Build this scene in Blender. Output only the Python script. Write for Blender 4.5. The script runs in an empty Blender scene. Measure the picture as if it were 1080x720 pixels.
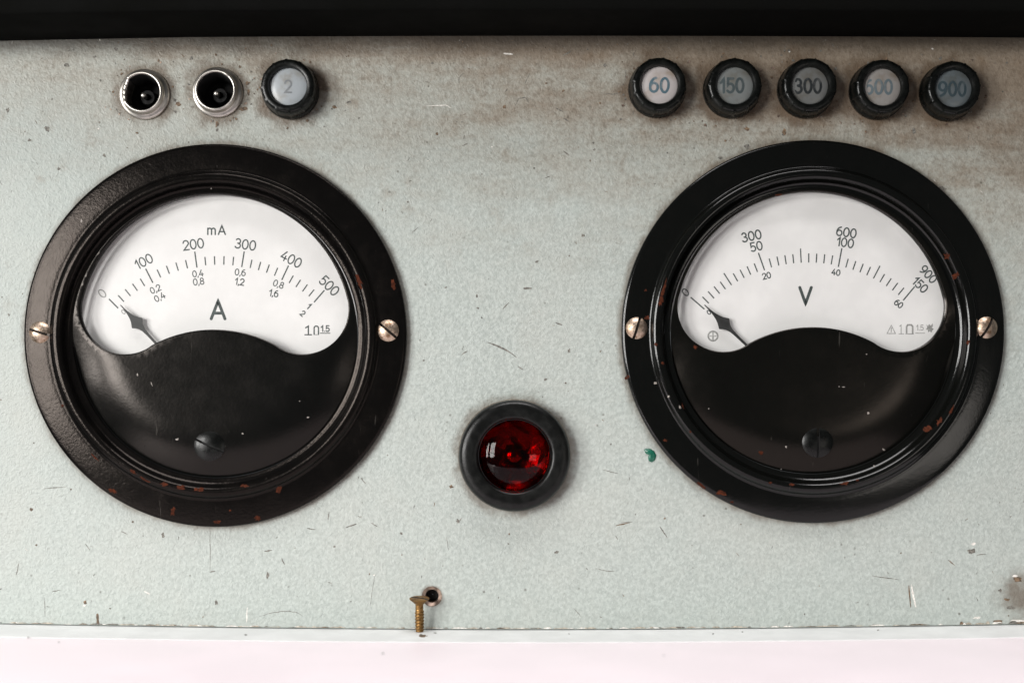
import bpy, math, random
from mathutils import Vector
from mathutils.geometry import delaunay_2d_cdt

rnd = random.Random(7)
R = math.radians
sin, cos, pi = math.sin, math.cos, math.pi
C = bpy.context.scene.collection
SC = bpy.context.scene

# ---------------------------------------------------------------- units
U = 0.0003            # one design unit (0.3 mm) in metres; panel face is the plane y = 0
D = 1250.0            # camera distance from the panel in design units
PX, PY = 525.0, 450.0  # point of the panel straight in front of the camera

# ---------------------------------------------------------------- camera
cam_d = bpy.data.cameras.new('camera')
cam = bpy.data.objects.new('camera', cam_d)
C.objects.link(cam)
cam.location = ((PX - 540) * U, -D * U, (360 - PY) * U)
cam.rotation_euler = (R(90), 0, 0)
cam_d.sensor_width = 36
cam_d.lens = D / 1080 * 36
cam_d.shift_x = (540 - PX) / 1080
cam_d.shift_y = (PY - 360) / 1080
cam_d.clip_start = 0.01
cam_d.clip_end = 50
cam_d.dof.use_dof = True
cam_d.dof.focus_distance = (D - 6) * U
cam_d.dof.aperture_fstop = 4.0
SC.camera = cam

# ---------------------------------------------------------------- world, lights, exposure
w = bpy.data.worlds.new('World')
SC.world = w
w.use_nodes = True
w.node_tree.nodes['Background'].inputs[0].default_value = (0.92, 0.97, 1.0, 1)
w.node_tree.nodes['Background'].inputs[1].default_value = 0.085


def area(name, loc, target, sx, sy, power, col):
    d = bpy.data.lights.new(name, 'AREA')
    d.shape = 'RECTANGLE'
    d.size, d.size_y, d.energy, d.color = sx, sy, power, col
    o = bpy.data.objects.new(name, d)
    C.objects.link(o)
    o.location = loc
    o.rotation_euler = (Vector(target) - Vector(loc)).to_track_quat('-Z', 'Y').to_euler()
    return o


area('window_pane_light', (-1.02, -0.78, 0.13), (0, 0, -0.02), 0.25, 0.52, 10.2, (1.0, 0.985, 0.96))
area('window_pane_light', (-0.74, -1.04, 0.13), (0, 0, -0.02), 0.25, 0.52, 10.2, (1.0, 0.985, 0.96))
area('overhead_fill', (0.05, -0.50, 1.30), (0, -0.06, -0.09), 1.0, 0.5, 16.0, (1.0, 0.97, 0.965))  # unseen soft light added overhead to brighten the ledge
area('right_glint_fill', (0.80, -1.5, -0.16), (0, 0, -0.05), 0.40, 0.26, 0.9, (1.0, 0.93, 0.86))  # unseen small light added at right for a glint on the lens

SC.view_settings.view_transform = 'Standard'
SC.view_settings.look = 'None'
SC.view_settings.exposure = 0.0
SC.view_settings.gamma = 1.0


# ---------------------------------------------------------------- coordinates
def W(x, y, h=0.0):
    """design coordinates on the panel (x right, y down), h = height off the panel"""
    return Vector(((x - 540) * U, -h * U, (360 - y) * U))


def Q(x, y, h):
    """design coordinates of the point at height h seen over panel point (x, y)"""
    k = 1 - h / D
    return (PX + (x - PX) * k, PY + (y - PY) * k)


def P(x, y, h):
    a, b = Q(x, y, h)
    return W(a, b, h)


# ---------------------------------------------------------------- mesh builder
class MB:
    def __init__(s):
        s.v, s.f, s.m = [], [], []

    def vert(s, p):
        s.v.append(Vector(p))
        return len(s.v) - 1

    def face(s, idx, m=0):
        s.f.append(tuple(idx))
        s.m.append(m)

    def poly(s, pts, m=0):
        s.face([s.vert(p) for p in pts], m)

    def grid(s, rows, m=0, closed=False):
        ids = [[s.vert(p) for p in r] for r in rows]
        for a, b in zip(ids, ids[1:]):
            n = len(a)
            for i in range(n if closed else n - 1):
                j = (i + 1) % n
                s.face((a[i], a[j], b[j], b[i]), m)
        return ids

    def lathe(s, cx, cy, prof, n=160, m=0, cap0=False, cap1=False, mod=None):
        rows = []
        for k, (r, h) in enumerate(prof):
            row = []
            for i in range(n):
                a = 2 * pi * i / n
                rr = mod(k, a, r, h) if mod else (r, h)
                row.append(W(cx + rr[0] * cos(a), cy + rr[0] * sin(a), rr[1]))
            rows.append(row)
        ids = s.grid(rows, m, True)
        if cap0:
            s.face(ids[0][::-1], m)
        if cap1:
            s.face(ids[-1], m)
        return ids

    def fan(s, pts, centre, m=0):
        c = s.vert(centre)
        ids = [s.vert(p) for p in pts]
        for i in range(len(ids)):
            s.face((c, ids[i], ids[(i + 1) % len(ids)]), m)

    def ribbon(s, pts, wd, place, m=0, caps=True):
        """flat stroke of width wd along 2-D pts; place(x, y) gives the 3-D point"""
        n = len(pts)
        closed = (abs(pts[0][0] - pts[-1][0]) + abs(pts[0][1] - pts[-1][1])) < 1e-6
        L, Rr = [], []
        for i in range(n):
            p = pts[i]
            if closed:
                a = pts[(i - 1) % (n - 1)] if i > 0 else pts[n - 2]
                b = pts[(i + 1) % (n - 1)] if i < n - 1 else pts[1]
            else:
                a = pts[max(0, i - 1)]
                b = pts[min(n - 1, i + 1)]

            def un(q, r):
                dx, dy = r[0] - q[0], r[1] - q[1]
                l = math.hypot(dx, dy) or 1e-9
                return dx / l, dy / l
            d1 = un(a, p) if a != p else un(p, b)
            d2 = un(p, b) if b != p else d1
            tx, ty = d1[0] + d2[0], d1[1] + d2[1]
            l = math.hypot(tx, ty)
            if l < 1e-3:
                tx, ty, l = d1[0], d1[1], 1
            tx, ty = tx / l, ty / l
            k = max(0.45, tx * d1[0] + ty * d1[1])
            nx, ny = -ty * wd / 2 / k, tx * wd / 2 / k
            L.append((p[0] + nx, p[1] + ny))
            Rr.append((p[0] - nx, p[1] - ny))
        if caps and not closed:
            out = list(L)
            dx, dy = pts[-1][0] - pts[-2][0], pts[-1][1] - pts[-2][1]
            a0 = math.atan2(dy, dx)
            for k in (60, 30, 0, -30, -60):
                out.append((pts[-1][0] + wd / 2 * cos(a0 + R(k)), pts[-1][1] + wd / 2 * sin(a0 + R(k))))
            out += Rr[::-1]
            dx, dy = pts[0][0] - pts[1][0], pts[0][1] - pts[1][1]
            a0 = math.atan2(dy, dx)
            for k in (60, 30, 0, -30, -60):
                out.append((pts[0][0] + wd / 2 * cos(a0 + R(k)), pts[0][1] + wd / 2 * sin(a0 + R(k))))
            nL = len(L)
            ids = [s.vert(place(*q)) for q in out]
            l_ = ids[:nL]
            c1 = ids[nL:nL + 5]
            r_ = ids[nL + 5:nL + 5 + nL][::-1]
            c0 = ids[nL + 5 + nL:]
            for i in range(nL - 1):
                s.face((l_[i], l_[i + 1], r_[i + 1], r_[i]), m)
            s.face([l_[-1]] + c1 + [r_[-1]], m)
            s.face([r_[0]] + c0 + [l_[0]], m)
        else:
            ids = [(s.vert(place(*a)), s.vert(place(*b))) for a, b in zip(L, Rr)]
            for a, b in zip(ids, ids[1:]):
                s.face((a[0], b[0], b[1], a[1]), m)

    def region(s, outer, holes, place, m=0, extra=()):
        """triangulated flat region with holes; place(x, y) lifts each point"""
        pts, edges = [], []
        for loop in [outer] + list(holes):
            b = len(pts)
            pts += [Vector(p) for p in loop]
            edges += [(b + i, b + (i + 1) % len(loop)) for i in range(len(loop))]
        pts += [Vector(p) for p in extra]
        vs, es, fs, _, _, _ = delaunay_2d_cdt(pts, edges, [], 0, 1e-6)

        def inside(p, loop):
            c = False
            x, y = p
            for i in range(len(loop)):
                x1, y1 = loop[i]
                x2, y2 = loop[i - 1]
                if (y1 > y) != (y2 > y) and x < (x2 - x1) * (y - y1) / (y2 - y1) + x1:
                    c = not c
            return c
        ids = [s.vert(place(v[0], v[1])) for v in vs]
        for f in fs:
            c = (sum(vs[i][0] for i in f) / len(f), sum(vs[i][1] for i in f) / len(f))
            if inside(c, outer) and not any(inside(c, h) for h in holes):
                s.face([ids[i] for i in f], m)

    def build(s, name, mats, parent=None, loc=None, smooth=True, angle=38, flip=False):
        me = bpy.data.meshes.new(name)
        o0 = root_loc(parent) if parent else (Vector(loc) if loc is not None else Vector((0, 0, 0)))
        me.from_pydata([v - o0 for v in s.v], [], s.f)
        for mt in (mats if isinstance(mats, (list, tuple)) else [mats]):
            me.materials.append(mt)
        me.polygons.foreach_set('material_index', s.m)
        me.update()
        import bmesh
        bm = bmesh.new()
        bm.from_mesh(me)
        bmesh.ops.remove_doubles(bm, verts=bm.verts, dist=4e-8)
        if smooth:
            bmesh.ops.recalc_face_normals(bm, faces=bm.faces)
        bm.to_mesh(me)
        bm.free()
        if smooth:
            me.shade_smooth()
            me.set_sharp_from_angle(angle=R(angle))
        o = bpy.data.objects.new(name, me)
        C.objects.link(o)
        if parent:
            o.parent = parent
        else:
            o.location = o0
        return o


def root_loc(o):
    while o.parent:
        o = o.parent
    return Vector(o.location)


def tag(o, label, cat, group=None, kind=None):
    if label:
        o['label'] = label
    if cat:
        o['category'] = cat
    if group:
        o['group'] = group
    if kind:
        o['kind'] = kind
    return o


def thing(name, loc, label, cat, group=None):
    o = bpy.data.objects.new(name, None)
    o.empty_display_size = 0.005
    C.objects.link(o)
    o.location = loc
    return tag(o, label, cat, group)


# ---------------------------------------------------------------- materials
class NT:
    def __init__(s, name):
        s.mat = bpy.data.materials.new(name)
        s.mat.use_nodes = True
        s.t = s.mat.node_tree
        s.b = s.t.nodes['Principled BSDF']
        s.out = s.t.nodes['Material Output']
        tc = s.t.nodes.new('ShaderNodeTexCoord')
        mp = s.t.nodes.new('ShaderNodeMapping')
        mp.inputs['Scale'].default_value = (1 / U,) * 3
        s.t.links.new(tc.outputs['Object'], mp.inputs['Vector'])
        s.co = mp.outputs[0]           # object coordinates in design units

    def n(s, typ, **k):
        nd = s.t.nodes.new(typ)
        for a, b in k.items():
            setattr(nd, a, b)
        return nd

    def put(s, sock, v):
        if isinstance(v, bpy.types.NodeSocket):
            s.t.links.new(v, sock)
        elif isinstance(v, (tuple, list)) and len(v) == 3 and sock.type == 'RGBA':
            sock.default_value = (*v, 1)
        else:
            sock.default_value = v

    def math(s, op, a, b=0.0, clamp=False):
        nd = s.n('ShaderNodeMath', operation=op, use_clamp=clamp)
        s.put(nd.inputs[0], a)
        s.put(nd.inputs[1], b)
        return nd.outputs[0]

    def noise(s, scale, detail=3, rough=0.55, vec=None, dist=0.0, seed=0.0):
        nd = s.n('ShaderNodeTexNoise', noise_dimensions='4D')
        nd.inputs['Scale'].default_value = scale
        nd.inputs['Detail'].default_value = detail
        nd.inputs['Roughness'].default_value = rough
        nd.inputs['Distortion'].default_value = dist
        nd.inputs['W'].default_value = seed
        s.put(nd.inputs['Vector'], vec if vec is not None else s.co)
        return nd.outputs[0]

    def stretch(s, sc, rot=(0, 0, 0)):
        mp = s.n('ShaderNodeMapping')
        mp.inputs['Scale'].default_value = sc
        mp.inputs['Rotation'].default_value = rot
        s.put(mp.inputs['Vector'], s.co)
        return mp.outputs[0]

    def ramp(s, v, a, b, lo=0.0, hi=1.0):
        nd = s.n('ShaderNodeMapRange', interpolation_type='SMOOTHSTEP')
        s.put(nd.inputs[0], v)
        for i, x in enumerate((a, b, lo, hi)):
            nd.inputs[i + 1].default_value = x
        return nd.outputs[0]

    def mix(s, f, a, b, blend='MIX'):
        nd = s.n('ShaderNodeMix', data_type='RGBA', blend_type=blend)
        s.put(nd.inputs[0], f)
        s.put(nd.inputs[6], a)
        s.put(nd.inputs[7], b)
        return nd.outputs[2]

    def bump(s, h, strength, dist):
        nd = s.n('ShaderNodeBump')
        nd.inputs['Strength'].default_value = strength
        nd.inputs['Distance'].default_value = dist * U
        s.put(nd.inputs['Height'], h)
        s.put(s.b.inputs['Normal'], nd.outputs[0])

    def set(s, **k):
        for a, b in k.items():
            s.put(s.b.inputs[a.replace('_', ' ')], b)
        return s.mat


def simple(name, col, rough=0.5, metal=0.0, var=0.25, scale=0.15, bump=0.0, bscale=0.3, coat=0.0):
    t = NT(name)
    n = t.noise(scale, 4, seed=len(name))
    c = t.mix(t.ramp(n, 0.35, 0.7), tuple(x * (1 - var) for x in col), tuple(min(1, x * (1 + var)) for x in col))
    t.set(Base_Color=c, Metallic=metal, Roughness=t.ramp(n, 0.3, 0.75, rough * 0.85, min(1, rough * 1.2)))
    if coat:
        t.set(Coat_Weight=coat, Coat_Roughness=0.08)
    if bump:
        t.bump(t.noise(bscale, 3, seed=3.3), bump, 1.0)
    return t.mat


GA = (228.5, 354.0)      # ammeter centre
GV = (856.0, 350.0)      # voltmeter centre
SOCK = [(152.5, 100.0), (229.5, 98.0)]
KNOBS = [(307.0, 96.5), (692.5, 95.0), (771.0, 95.5), (849.0, 95.5), (924.5, 97.0), (998.5, 98.5)]
LAMP = (542.5, 480.0)
HOLE = (455.5, 628.5)


def panel_paint():
    t = NT('hammered_grey_paint')
    sep = t.n('ShaderNodeSeparateXYZ')
    t.put(sep.inputs[0], t.co)
    x, z = sep.outputs[0], sep.outputs[2]
    fine = t.noise(0.27, 2, 0.6, seed=1)
    mid = t.noise(0.075, 3, 0.55, seed=2)
    big = t.noise(0.009, 4, 0.6, seed=3)
    wide = t.noise(0.006, 5, 0.65, vec=t.stretch((1, 1, 4.5)), seed=4)
    base = t.mix(t.ramp(fine, 0.32, 0.70), (0.335, 0.368, 0.345), (0.425, 0.463, 0.435))
    base = t.mix(t.math('MULTIPLY', t.ramp(mid, 0.40, 0.72), 0.3), base, (0.385, 0.415, 0.385))
    base = t.mix(t.math('MULTIPLY', t.ramp(big, 0.40, 0.70), 0.22), base, (0.44, 0.435, 0.395))
    # grime that has settled along the top of the panel, in streaks
    h = t.math('ADD', z, t.math('MULTIPLY', t.math('SUBTRACT', wide, 0.5), 260))
    h = t.math('ADD', h, t.math('MULTIPLY', x, 0.15))
    h = t.math('ADD', h, t.math('MULTIPLY', t.math('SUBTRACT', t.noise(0.035, 8, 0.7, seed=21), 0.5), 170))
    g1 = t.ramp(h, 70, 300)
    g2 = t.ramp(h, 215, 340)
    base = t.mix(t.math('MULTIPLY', g1, 0.50), base, (0.31, 0.265, 0.205))
    base = t.mix(t.math('MULTIPLY', g2, 0.75), base, (0.19, 0.135, 0.09))
    # blotchy brown stain patches
    blot = t.noise(0.022, 5, 0.7, seed=5)
    bm = t.math('MULTIPLY', t.ramp(blot, 0.55, 0.75), t.ramp(z, -80, 300, 0.06, 0.6))
    base = t.mix(bm, base, (0.17, 0.115, 0.07))
    gn = t.ramp(t.noise(0.16, 6, 0.75, seed=31), 0.42, 0.66)
    base = t.mix(t.math('MULTIPLY', t.math('MULTIPLY', g1, gn), 0.5), base, (0.10, 0.07, 0.045))
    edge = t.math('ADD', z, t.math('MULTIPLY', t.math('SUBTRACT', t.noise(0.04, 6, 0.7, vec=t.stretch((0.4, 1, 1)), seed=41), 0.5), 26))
    base = t.mix(t.math('MULTIPLY', t.ramp(edge, 297, 323), 0.85), base, (0.035, 0.027, 0.02))  # dark band painted in for the hood's soft shade at the joint
    # dirt caught round the fittings
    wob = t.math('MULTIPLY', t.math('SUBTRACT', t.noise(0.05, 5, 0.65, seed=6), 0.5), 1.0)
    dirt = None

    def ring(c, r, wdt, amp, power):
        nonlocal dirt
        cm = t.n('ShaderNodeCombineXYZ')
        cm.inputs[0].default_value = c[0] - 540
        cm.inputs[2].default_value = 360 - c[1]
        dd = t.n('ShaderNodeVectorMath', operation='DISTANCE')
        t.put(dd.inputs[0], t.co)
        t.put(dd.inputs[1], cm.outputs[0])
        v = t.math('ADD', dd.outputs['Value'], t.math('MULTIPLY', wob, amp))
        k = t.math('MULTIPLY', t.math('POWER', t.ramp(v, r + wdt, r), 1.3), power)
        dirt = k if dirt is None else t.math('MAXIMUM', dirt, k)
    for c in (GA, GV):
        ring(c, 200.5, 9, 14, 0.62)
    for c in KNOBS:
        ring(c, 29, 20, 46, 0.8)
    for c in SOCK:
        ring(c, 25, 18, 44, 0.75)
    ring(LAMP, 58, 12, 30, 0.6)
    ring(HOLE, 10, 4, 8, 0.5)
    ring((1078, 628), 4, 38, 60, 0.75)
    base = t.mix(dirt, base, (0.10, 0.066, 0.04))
    # fine dark pits
    vo = t.n('ShaderNodeTexVoronoi')
    vo.inputs['Scale'].default_value = 0.07
    t.put(vo.inputs['Vector'], t.co)
    pits = t.math('MULTIPLY', t.ramp(vo.outputs['Distance'], 0.13, 0.05),
                  t.ramp(t.noise(0.02, 3, seed=9), 0.48, 0.66))
    base = t.mix(t.math('MULTIPLY', pits, 0.65), base, (0.07, 0.06, 0.045))
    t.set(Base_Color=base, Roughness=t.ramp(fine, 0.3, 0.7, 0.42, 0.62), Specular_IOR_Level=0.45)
    crink = t.math('ABSOLUTE', t.math('SUBTRACT', t.noise(0.19, 2, 0.55, seed=12, dist=0.6), 0.5))
    hh = t.math('ADD', t.math('MULTIPLY', t.noise(0.33, 2, 0.5, seed=1), 0.9), t.math('MULTIPLY', crink, 2.6))
    hh = t.math('ADD', hh, t.math('MULTIPLY', mid, 0.5))
    t.bump(hh, 0.30, 1.5)
    return t.mat


def enamel(name, col=(0.005, 0.0052, 0.005), rough=0.33, dust=0.35, seed=0.0, grain=0.10, spec=0.35, tint=(1, 1, 1)):
    """worn black stove enamel: orange peel, dust, scratches, rust-brown chips"""
    t = NT(name)
    oi = t.n('ShaderNodeObjectInfo')
    n1 = t.noise(0.05, 5, 0.65, seed=seed + 1)
    n2 = t.noise(0.35, 3, 0.6, seed=seed + 2)
    c = t.mix(t.math('MULTIPLY', t.ramp(n1, 0.45, 0.8), dust), col, (0.017, 0.0135, 0.0115))
    scr = t.n('ShaderNodeTexNoise', noise_dimensions='4D')
    scr.inputs['Scale'].default_value = 0.05
    scr.inputs['Detail'].default_value = 4
    scr.inputs['W'].default_value = seed + 3
    t.put(scr.inputs['Vector'], t.stretch((6.0, 6.0, 0.5), (0, R(25), 0)))
    sm = t.math('MULTIPLY', t.ramp(scr.outputs[0], 0.70, 0.76), 0.35)
    c = t.mix(sm, c, (0.07, 0.065, 0.058))
    chip = t.ramp(t.noise(0.10, 4, 0.6, seed=seed + 4), 0.765, 0.785)
    c = t.mix(chip, c, (0.05, 0.014, 0.0075))
    sp = t.ramp(t.noise(0.5, 2, 0.5, seed=seed + 5), 0.77, 0.82)
    c = t.mix(t.math('MULTIPLY', sp, 0.7), c, (0.12, 0.11, 0.10))
    rr = t.math('ADD', t.ramp(n1, 0.3, 0.75, rough * 0.9, rough * 1.15), t.math('MULTIPLY', chip, 0.35))
    t.set(Base_Color=c, Roughness=rr, Specular_IOR_Level=spec, Specular_Tint=tint)
    t.bump(t.math('ADD', n2, t.math('MULTIPLY', n1, 1.0)), grain, 1.2)
    return t.mat


def lamp_red():
    t = NT('red_lens_glass')
    t.set(Base_Color=(0.62, 0.007, 0.006), Roughness=0.03, Transmission_Weight=1.0, IOR=1.24)
    t.bump(t.noise(0.08, 2, seed=2), 0.1, 1.0)
    return t.mat


def thin_glass():
    t = NT('dial_glass')
    fr = t.n('ShaderNodeFresnel')
    fr.inputs[0].default_value = 1.5
    tr = t.n('ShaderNodeBsdfTransparent')
    tr.inputs[0].default_value = (0.97, 0.97, 0.965, 1)
    gl = t.n('ShaderNodeBsdfGlossy')
    gl.inputs['Roughness'].default_value = 0.04
    mx = t.n('ShaderNodeMixShader')
    t.t.links.new(fr.outputs[0], mx.inputs[0])
    t.t.links.new(tr.outputs[0], mx.inputs[1])
    t.t.links.new(gl.outputs[0], mx.inputs[2])
    t.t.links.new(mx.outputs[0], t.out.inputs[0])
    return t.mat


def nickel(name, col, rough, tarnish, bmp=0.12):
    t = NT(name)
    n = t.noise(0.16, 5, 0.65, seed=4)
    f = t.noise(0.6, 3, 0.6, seed=5)
    m = t.ramp(n, 0.45, 0.68)
    c = t.mix(m, col, tarnish)
    t.set(Base_Color=c, Metallic=t.ramp(n, 0.45, 0.75, 1.0, 0.75), Roughness=t.ramp(f, 0.3, 0.7, rough * 0.7, rough * 1.5))
    t.bump(f, bmp, 0.4)
    return t.mat


M = {}
M['panel'] = panel_paint()
M['enamel'] = enamel('black_enamel', col=(0.0028, 0.0026, 0.0025), rough=0.20, dust=0.22, grain=0.15, spec=0.17, tint=(1.0, 0.86, 0.77))
M['enamel_gloss'] = enamel('glossy_black_enamel', col=(0.0025, 0.0027, 0.0023), rough=0.13, dust=0.08, seed=11, grain=0.05)
M['plate'] = enamel('black_cover_enamel', col=(0.003, 0.0032, 0.003), rough=0.21, dust=0.08, seed=23, grain=0.07, spec=0.26, tint=(1.0, 0.90, 0.83))
M['plate_gloss'] = enamel('black_cover_enamel_smooth', col=(0.0028, 0.003, 0.0026), rough=0.20, dust=0.08, seed=31, grain=0.04, spec=0.24, tint=(1.0, 0.86, 0.76))
M['rust'] = simple('rusty_chip', (0.060, 0.016, 0.0075), 0.8, var=0.5, scale=0.4, bump=0.4, bscale=0.8)
M['rust'].node_tree.nodes['Principled BSDF'].inputs['Specular IOR Level'].default_value = 0.08
M['bare'] = simple('bare_metal_speck', (0.26, 0.235, 0.21), 0.5, var=0.3, scale=0.4)
M['mark'] = simple('dark_scratch', (0.165, 0.155, 0.135), 0.7, var=0.6, scale=0.5)
M['mark_brown'] = simple('brown_rust_mark', (0.15, 0.10, 0.062), 0.7, var=0.6, scale=0.5)
M['bare_edge'] = simple('bare_worn_edge', (0.42, 0.37, 0.30), 0.6, var=0.4, scale=0.4)
M['hole'] = simple('dull_countersink', (0.30, 0.22, 0.175), 0.4, metal=0.6, var=0.5, scale=0.2)
M['mark_pale'] = simple('pale_scratch', (0.72, 0.69, 0.64), 0.6, var=0.25, scale=0.5)
M['dial'] = simple('white_dial_paint', (0.75, 0.742, 0.735), 0.55, var=0.04, scale=0.03)
M['ink'] = simple('dial_ink', (0.055, 0.07, 0.068), 0.6, var=0.35, scale=0.3)
M['ink_pale'] = simple('faded_dial_ink', (0.30, 0.30, 0.29), 0.6, var=0.3, scale=0.5)
M['pointer'] = simple('pointer_black', (0.022, 0.022, 0.022), 0.5)
M['glass'] = thin_glass()
M['nickel'] = nickel('dull_nickel', (0.56, 0.44, 0.345), 0.36, (0.22, 0.13, 0.075))
M['chrome'] = simple('worn_chrome', (0.62, 0.585, 0.54), 0.40, metal=1.0, var=0.2, scale=0.05)
M['washer'] = nickel('dark_washer', (0.22, 0.19, 0.16), 0.45, (0.12, 0.08, 0.05))
M['brass'] = nickel('dirty_brass', (0.28, 0.16, 0.058), 0.45, (0.075, 0.034, 0.012), 0.3)
M['slot_dark'] = simple('slot_grime', (0.02, 0.013, 0.008), 0.85)  # near-black brown for slot walls and floor
M['bakelite'] = simple('black_bakelite', (0.003, 0.0035, 0.003), 0.30, var=0.5, scale=0.12, bump=0.10, bscale=0.4)
M['bakelite'].node_tree.nodes['Principled BSDF'].inputs['Specular IOR Level'].default_value = 0.3
M['rubber'] = simple('black_rubber', (0.004, 0.0043, 0.0039), 0.33, var=0.4, scale=0.1, bump=0.10, bscale=0.5)
M['rubber'].node_tree.nodes['Principled BSDF'].inputs['Specular IOR Level'].default_value = 0.28
M['void'] = simple('dark_inside', (0.006, 0.006, 0.006), 0.8)
M['red'] = lamp_red()
M['foil'] = simple('lamp_reflector', (0.10, 0.088, 0.082), 0.25, metal=1.0, var=0.3, scale=0.1)
M['bulb'] = simple('bulb_glass', (0.14, 0.13, 0.12), 0.06, metal=1.0, var=0.05)
M['hood'] = simple('black_hood_paint', (0.0018, 0.0019, 0.0015), 0.9, var=0.3, scale=0.02)
M['hood'].node_tree.nodes['Principled BSDF'].inputs['Specular IOR Level'].default_value = 0.08
M['green'] = simple('green_paint', (0.006, 0.10, 0.062), 0.30, var=0.25, scale=0.2)
M['strip'] = simple('pale_grey_paint', (0.72, 0.73, 0.725), 0.5, var=0.05, scale=0.03, bump=0.08, bscale=0.15)
M['shelf'] = simple('pinkish_white_paint', (0.955, 0.86, 0.90), 0.45, var=0.015, scale=0.012)  # white shelf; the pink tint paints in its overexposed cast


# ---------------------------------------------------------------- stroke lettering
def arc(cx, cy, rx, ry, a0, a1, n=14):
    return [(cx + rx * cos(R(a0 + (a1 - a0) * i / n)), cy + ry * sin(R(a0 + (a1 - a0) * i / n))) for i in range(n + 1)]


def ring_pts(cx, cy, rx, ry, n=28):
    p = arc(cx, cy, rx, ry, 90, 450, n)
    p[-1] = p[0]
    return p


GL = {   # y up, cap height 1
    '0': (0.60, [ring_pts(0.30, 0.5, 0.30, 0.5)]),
    '1': (0.30, [[(0.0, 0.70), (0.26, 1.0), (0.26, 0.0)]]),
    '2': (0.56, [arc(0.28, 0.71, 0.28, 0.29, 170, -28, 12) + [(0.0, 0.0), (0.57, 0.0)]]),
    '3': (0.56, [arc(0.26, 0.745, 0.24, 0.255, 150, -80, 12), arc(0.26, 0.265, 0.29, 0.265, 92, -150, 14)]),
    '4': (0.62, [[(0.36, 1.0), (0.0, 0.28), (0.62, 0.28)], [(0.44, 0.55), (0.44, 0.0)]]),
    '5': (0.56, [[(0.52, 1.0), (0.09, 1.0), (0.05, 0.50)] + arc(0.26, 0.31, 0.30, 0.31, 125, -140, 14)]),
    '6': (0.58, [arc(0.52, 0.42, 0.52, 0.58, 100, 190, 10), ring_pts(0.29, 0.31, 0.29, 0.31)]),
    '8': (0.56, [ring_pts(0.28, 0.75, 0.23, 0.25), ring_pts(0.28, 0.255, 0.28, 0.255)]),
    '9': (0.58, [arc(0.06, 0.58, 0.52, 0.58, -80, 10, 10), ring_pts(0.29, 0.69, 0.29, 0.31)]),
    ',': (0.10, [[(0.08, 0.06), (0.0, -0.14)]]),
    '.': (0.08, [[(0.03, 0.0), (0.05, 0.02)]]),
    'A': (0.78, [[(0.0, 0.0), (0.39, 1.0), (0.78, 0.0)], [(0.14, 0.32), (0.64, 0.32)]]),
    'V': (0.72, [[(0.0, 1.0), (0.36, 0.0), (0.72, 1.0)]]),
    'm': (0.84, [[(0.0, 0.0), (0.0, 0.70)], [(0.0, 0.50)] + arc(0.21, 0.49, 0.21, 0.21, 170, 0, 8) + [(0.42, 0.0)],
                 [(0.42, 0.50)] + arc(0.63, 0.49, 0.21, 0.21, 170, 0, 8) + [(0.84, 0.0)]]),
}


def text(mb, s, cx, cy, size, rot, wd, place, gap=0.20, sx=1.0, m=0, italic=0.0):
    """centred text; rot is clockwise degrees in the picture sense; place(x, y, k) -> 3-D point"""
    total = sum(GL[c][0] for c in s) + gap * (len(s) - 1)
    x0 = -total / 2
    k = 0
    ca, sa = cos(R(rot)), sin(R(rot))
    for c in s:
        for st in GL[c][1]:
            pts = []
            fine = [st[0]]
            for p0, p1 in zip(st, st[1:]):
                kq = max(1, int(math.hypot(p1[0] - p0[0], p1[1] - p0[1]) * size / 1.6))
                fine += [(p0[0] + (p1[0] - p0[0]) * i / kq, p0[1] + (p1[1] - p0[1]) * i / kq) for i in range(1, kq + 1)]
            for (a, b) in fine:
                lx = (x0 + a + italic * b) * size * sx
                ly = -(b - 0.5) * size
                pts.append((cx + lx * ca - ly * sa, cy + lx * sa + ly * ca))
            kk = k
            mb.ribbon(pts, wd, lambda x, y, kk=kk: place(x, y, kk), m)
            k += 1
        x0 += GL[c][0] + gap


def blob(cx, cy, rx, ry, rot=0, n=11, jag=0.35):
    out = []
    for i in range(n):
        a = 2 * pi * i / n
        k = 1 + rnd.uniform(-jag, jag)
        x, y = rx * k * cos(a), ry * k * sin(a)
        out.append((cx + x * cos(R(rot)) - y * sin(R(rot)), cy + x * sin(R(rot)) + y * cos(R(rot))))
    return out


# ================================================================= instrument panel
def edge_y(x):            # lower edge of the sheet, slightly bowed
    t = (x - 555) / 555.0
    return 662.6 - 6.2 * abs(t) ** 1.7


def circle(c, r, n=48):
    return [(c[0] + r * cos(2 * pi * i / n), c[1] + r * sin(2 * pi * i / n)) for i in range(n)]


pm = MB()
xs = [-140 + 20 * i for i in range(69)]
outer = [(x, edge_y(x)) for x in xs] + [(xs[-1], -10), (xs[0], -10)]
pm.region(outer, [circle(HOLE, 10.6), circle(SOCK[0], 19), circle(SOCK[1], 19), circle(LAMP, 44), circle(GA, 170, 96), circle(GV, 170, 96)], lambda x, y: W(x, y, 0), 0)
# thickness of the sheet along its lower edge
pm.grid([[W(x, edge_y(x), 0) for x in xs], [W(x, edge_y(x) + 0.9, -0.9) for x in xs], [W(x, edge_y(x) + 0.9, -8) for x in xs]], 0)
# countersunk screw hole
pm.lathe(*HOLE, [(10.6, 0.0), (10.2, -0.5), (7.0, -2.6), (6.9, -16)], n=48, m=4)
pm.lathe(*HOLE, [(6.9, -16), (0.5, -16.2)], n=48, m=5)

LIFT = 0.06


def lift_step():
    global LIFT
    LIFT += 0.0006


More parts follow.
